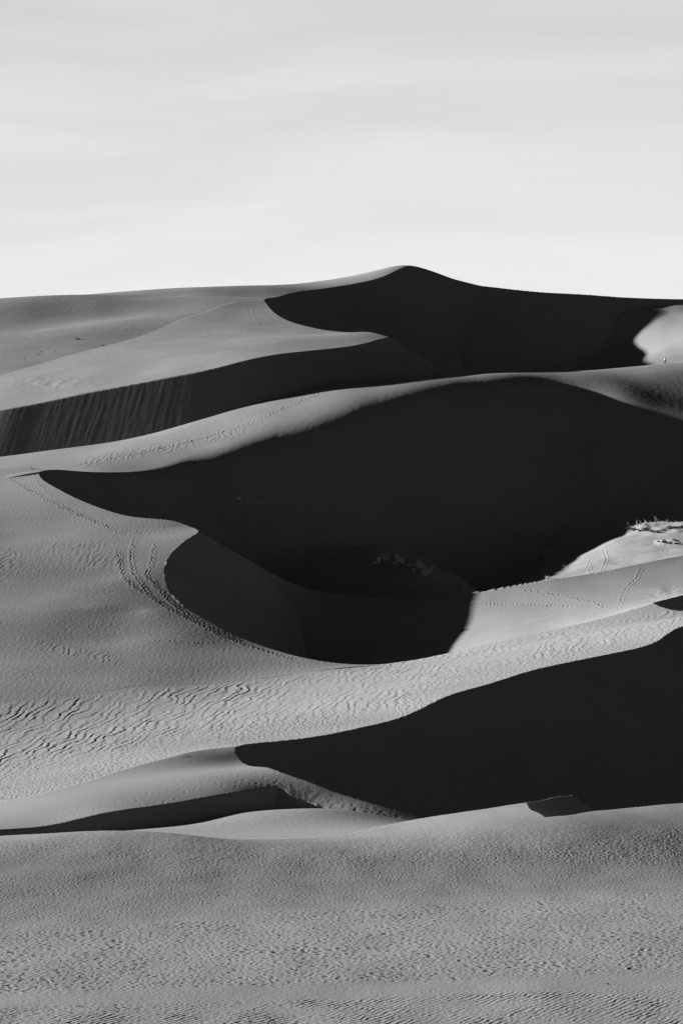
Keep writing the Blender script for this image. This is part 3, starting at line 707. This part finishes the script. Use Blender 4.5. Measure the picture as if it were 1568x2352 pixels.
for u, v, t, m in [(1145,2141,'white stone on the pitted sand right of the middle','p'),(285,2211,'pale stone on the pitted sand at lower left','p'),(138,2210,'white pebble near the left edge of the pitted sand','p'),(707,1918,'pale stone on the near crest below the shaded foot','p'),(182,2246,'dark stone on the pitted sand above the forked driftwood','d'),(640,2150,'dark stone on the bright sand left of the middle','d'),(1395,2262,'dark stone in the ripples below the lying bottle','d')]:
    loc, n, ob = hit(u, v)
    bm = bmesh.new(); bmesh.ops.create_icosphere(bm, subdivisions=2, radius=0.06)
    for w_ in bm.verts: w_.co = Vector((w_.co.x * 1.2, w_.co.y, w_.co.z * 0.75)) * (1 + 0.22 * math.sin(w_.co.x * 60 + u) * math.cos(w_.co.y * 50 + v))
    me = bpy.data.meshes.new('stone'); bm.to_mesh(me); bm.free(); me.materials.append(M_PALE if m == 'p' else M_STONE)
    o = bpy.data.objects.new('stone', me); C.objects.link(o); o.location = loc + Vector((0, 0, 0.02)); tag(o, t, 'stone')
# bottle lying on the sand
loc, n, ob = hit(1443, 2228)
e = bpy.data.objects.new('bottle', None); C.objects.link(e); e.location = loc + Vector((0, 0, 0.055)); e.rotation_euler = (0, 0, 0.08)
tag(e, 'dark bottle with a pale cap lying on the sand at lower right', 'bottle')
b = MB(); b.tube([(-0.075, 0, 0), (-0.07, 0, 0), (-0.03, 0, 0), (0.10, 0, 0), (0.12, 0, 0), (0.125, 0, 0)], [0.024, 0.03, 0.055, 0.055, 0.05, 0.03], 16); b.build('body', M_DARK, e)
b = MB(); b.tube([(-0.128, 0, 0), (-0.125, 0, 0), (-0.08, 0, 0), (-0.073, 0, 0)], [0.03, 0.036, 0.036, 0.033], 16); b.build('cap', M_PALE, e)

# ------------------------------------------------------------------ the walker on the crest
loc, n, ob = hit(1527, 834.5)
per = bpy.data.objects.new('person', None); C.objects.link(per); per.location = loc + Vector((0, 0, -0.02)); per.rotation_euler = (0, 0, math.radians(-35))
tag(per, 'tiny person in a white top and dark trousers walking on the far dune crest', 'person')
# skeleton, facing +y: name -> (x, y, z, radius)
J = {'pel': (0,0,.94,.135), 'bel': (0,-.01,1.08,.125), 'chs': (0,.0,1.28,.15), 'nkb': (0,-.01,1.44,.075), 'nck': (0,.01,1.51,.055), 'hed': (0,.025,1.62,.088), 'top': (0,.015,1.69,.08)}
E = [('pel','bel'),('bel','chs'),('chs','nkb'),('nkb','nck'),('nck','hed'),('hed','top')]
for sd, k in ((-1,'l'), (1,'r')):
    st = 0.16 * sd
    J.update({'hp'+k:(.09*sd,0,.90,.10), 'kn'+k:(.10*sd,.03+st*.5,.49,.062), 'an'+k:(.10*sd,st-.02,.09,.042), 'ho'+k:(.10*sd,st-.06,.045,.036), 'to'+k:(.11*sd,st+.15,.035,.03),
              'sh'+k:(.18*sd,-.01,1.39,.062), 'el'+k:(.235*sd,-.03-st*.25,1.13,.042), 'wr'+k:(.225*sd,.05-st*.5,.90,.03), 'pm'+k:(.22*sd,.07-st*.55,.83,.034)})
    E += [('pel','hp'+k),('hp'+k,'kn'+k),('kn'+k,'an'+k),('an'+k,'ho'+k),('an'+k,'to'+k),('chs','sh'+k),('sh'+k,'el'+k),('el'+k,'wr'+k),('wr'+k,'pm'+k)]
    for i, (oy, ln) in enumerate(((.028,.075),(.010,.085),(-.009,.08),(-.026,.062))):
        x0, y0, z0, _ = J['pm'+k]
        J['f%d%s' % (i, k)] = (x0 + .004*sd, y0 + oy, z0 - .04, .009); J['g%d%s' % (i, k)] = (x0 - .008*sd, y0 + oy + .012, z0 - .04 - ln * .6, .008); J['t%d%s' % (i, k)] = (x0 - .025*sd, y0 + oy + .022, z0 - .035 - ln, .007)
        E += [('pm'+k, 'f%d%s' % (i, k)), ('f%d%s' % (i, k), 'g%d%s' % (i, k)), ('g%d%s' % (i, k), 't%d%s' % (i, k))]
    J['th'+k] = (x0 - .01*sd, y0 + .045, z0 - .005, .010); J['tt'+k] = (x0 - .022*sd, y0 + .06, z0 - .045, .008); E += [('wr'+k, 'th'+k), ('th'+k, 'tt'+k)]
J['nos'] = (0,.118,1.615,.014); E += [('hed','nos')]
for sd, k in ((-1,'l'), (1,'r')): J['ear'+k] = (.088*sd,.02,1.61,.018); E += [('hed','ear'+k)]
names = list(J); me = bpy.data.meshes.new('body'); me.from_pydata([J[k][:3] for k in names], [(names.index(a), names.index(b_)) for a, b_ in E], [])
tmp = bpy.data.objects.new('tmp', me); C.objects.link(tmp)
md = tmp.modifiers.new('skin', 'SKIN'); md.branch_smoothing = 0.4
for i, k in enumerate(names):
    me.skin_vertices[0].data[i].radius = (J[k][3],) * 2; me.skin_vertices[0].data[i].use_root = (k == 'pel')
sb = tmp.modifiers.new('sub', 'SUBSURF'); sb.levels = 1
bpy.context.view_layer.update()
bm_ = bpy.data.meshes.new_from_object(tmp.evaluated_get(bpy.context.evaluated_depsgraph_get())); bm_.name = 'body'
bpy.data.objects.remove(tmp); bm_.materials.clear(); bm_.materials.append(M_SKIN); bm_.shade_smooth()
bo = bpy.data.objects.new('body', bm_); C.objects.link(bo); bo.parent = per
def ell(cx, cy, cz, rx, ry, n=14): return [Vector((cx + rx * math.cos(2 * math.pi * j / n), cy + ry * math.sin(2 * math.pi * j / n), cz)) for j in range(n)]
b = MB()
b.loft([ell(0,0,.86,.20,.165), ell(0,-.005,.98,.195,.165), ell(0,-.01,1.12,.185,.16), ell(0,0,1.30,.215,.175), ell(0,-.01,1.40,.19,.13), ell(0,-.005,1.46,.10,.09), ell(0,0,1.485,.075,.075)])
for k, sd in (('l',-1),('r',1)):
    b.tube([J['sh'+k][:3], tuple((p+q)/2 for p, q in zip(J['sh'+k][:3], J['el'+k][:3])), J['el'+k][:3], J['wr'+k][:3]], [.085,.075,.062,.048], 10)
b.build('shirt', M_WHITE, per)
b = MB(); b.loft([ell(0,0,.82,.165,.145), ell(0,0,.92,.18,.15), ell(0,-.005,1.0,.165,.14)])
for k, sd in (('l',-1),('r',1)): b.tube([J['hp'+k][:3], J['kn'+k][:3], J['an'+k][:3]], [.115,.082,.062], 10)
b.build('trousers', M_TROUSER, per)
b = MB(); b.loft([ell(0,-.005,1.545,.075,.07), ell(0,-.03,1.60,.098,.085), ell(0,-.01,1.66,.102,.105), ell(0,.0,1.71,.09,.095), ell(0,.0,1.745,.05,.055), ell(0,0,1.755,.02,.02)]); b.build('hair', M_HAIR, per)
for k in 'lr':
    x0, y0, z0, _ = J['an'+k]; b = MB(); b.tube([(x0, y0 - .07, .045), (x0, y0, .05), (x0, y0 + .1, .04), (x0, y0 + .19, .03)], [(.045,.04), (.05,.05), (.05,.035), (.035,.022)], 10); b.build('shoe', M_TROUSER, per)
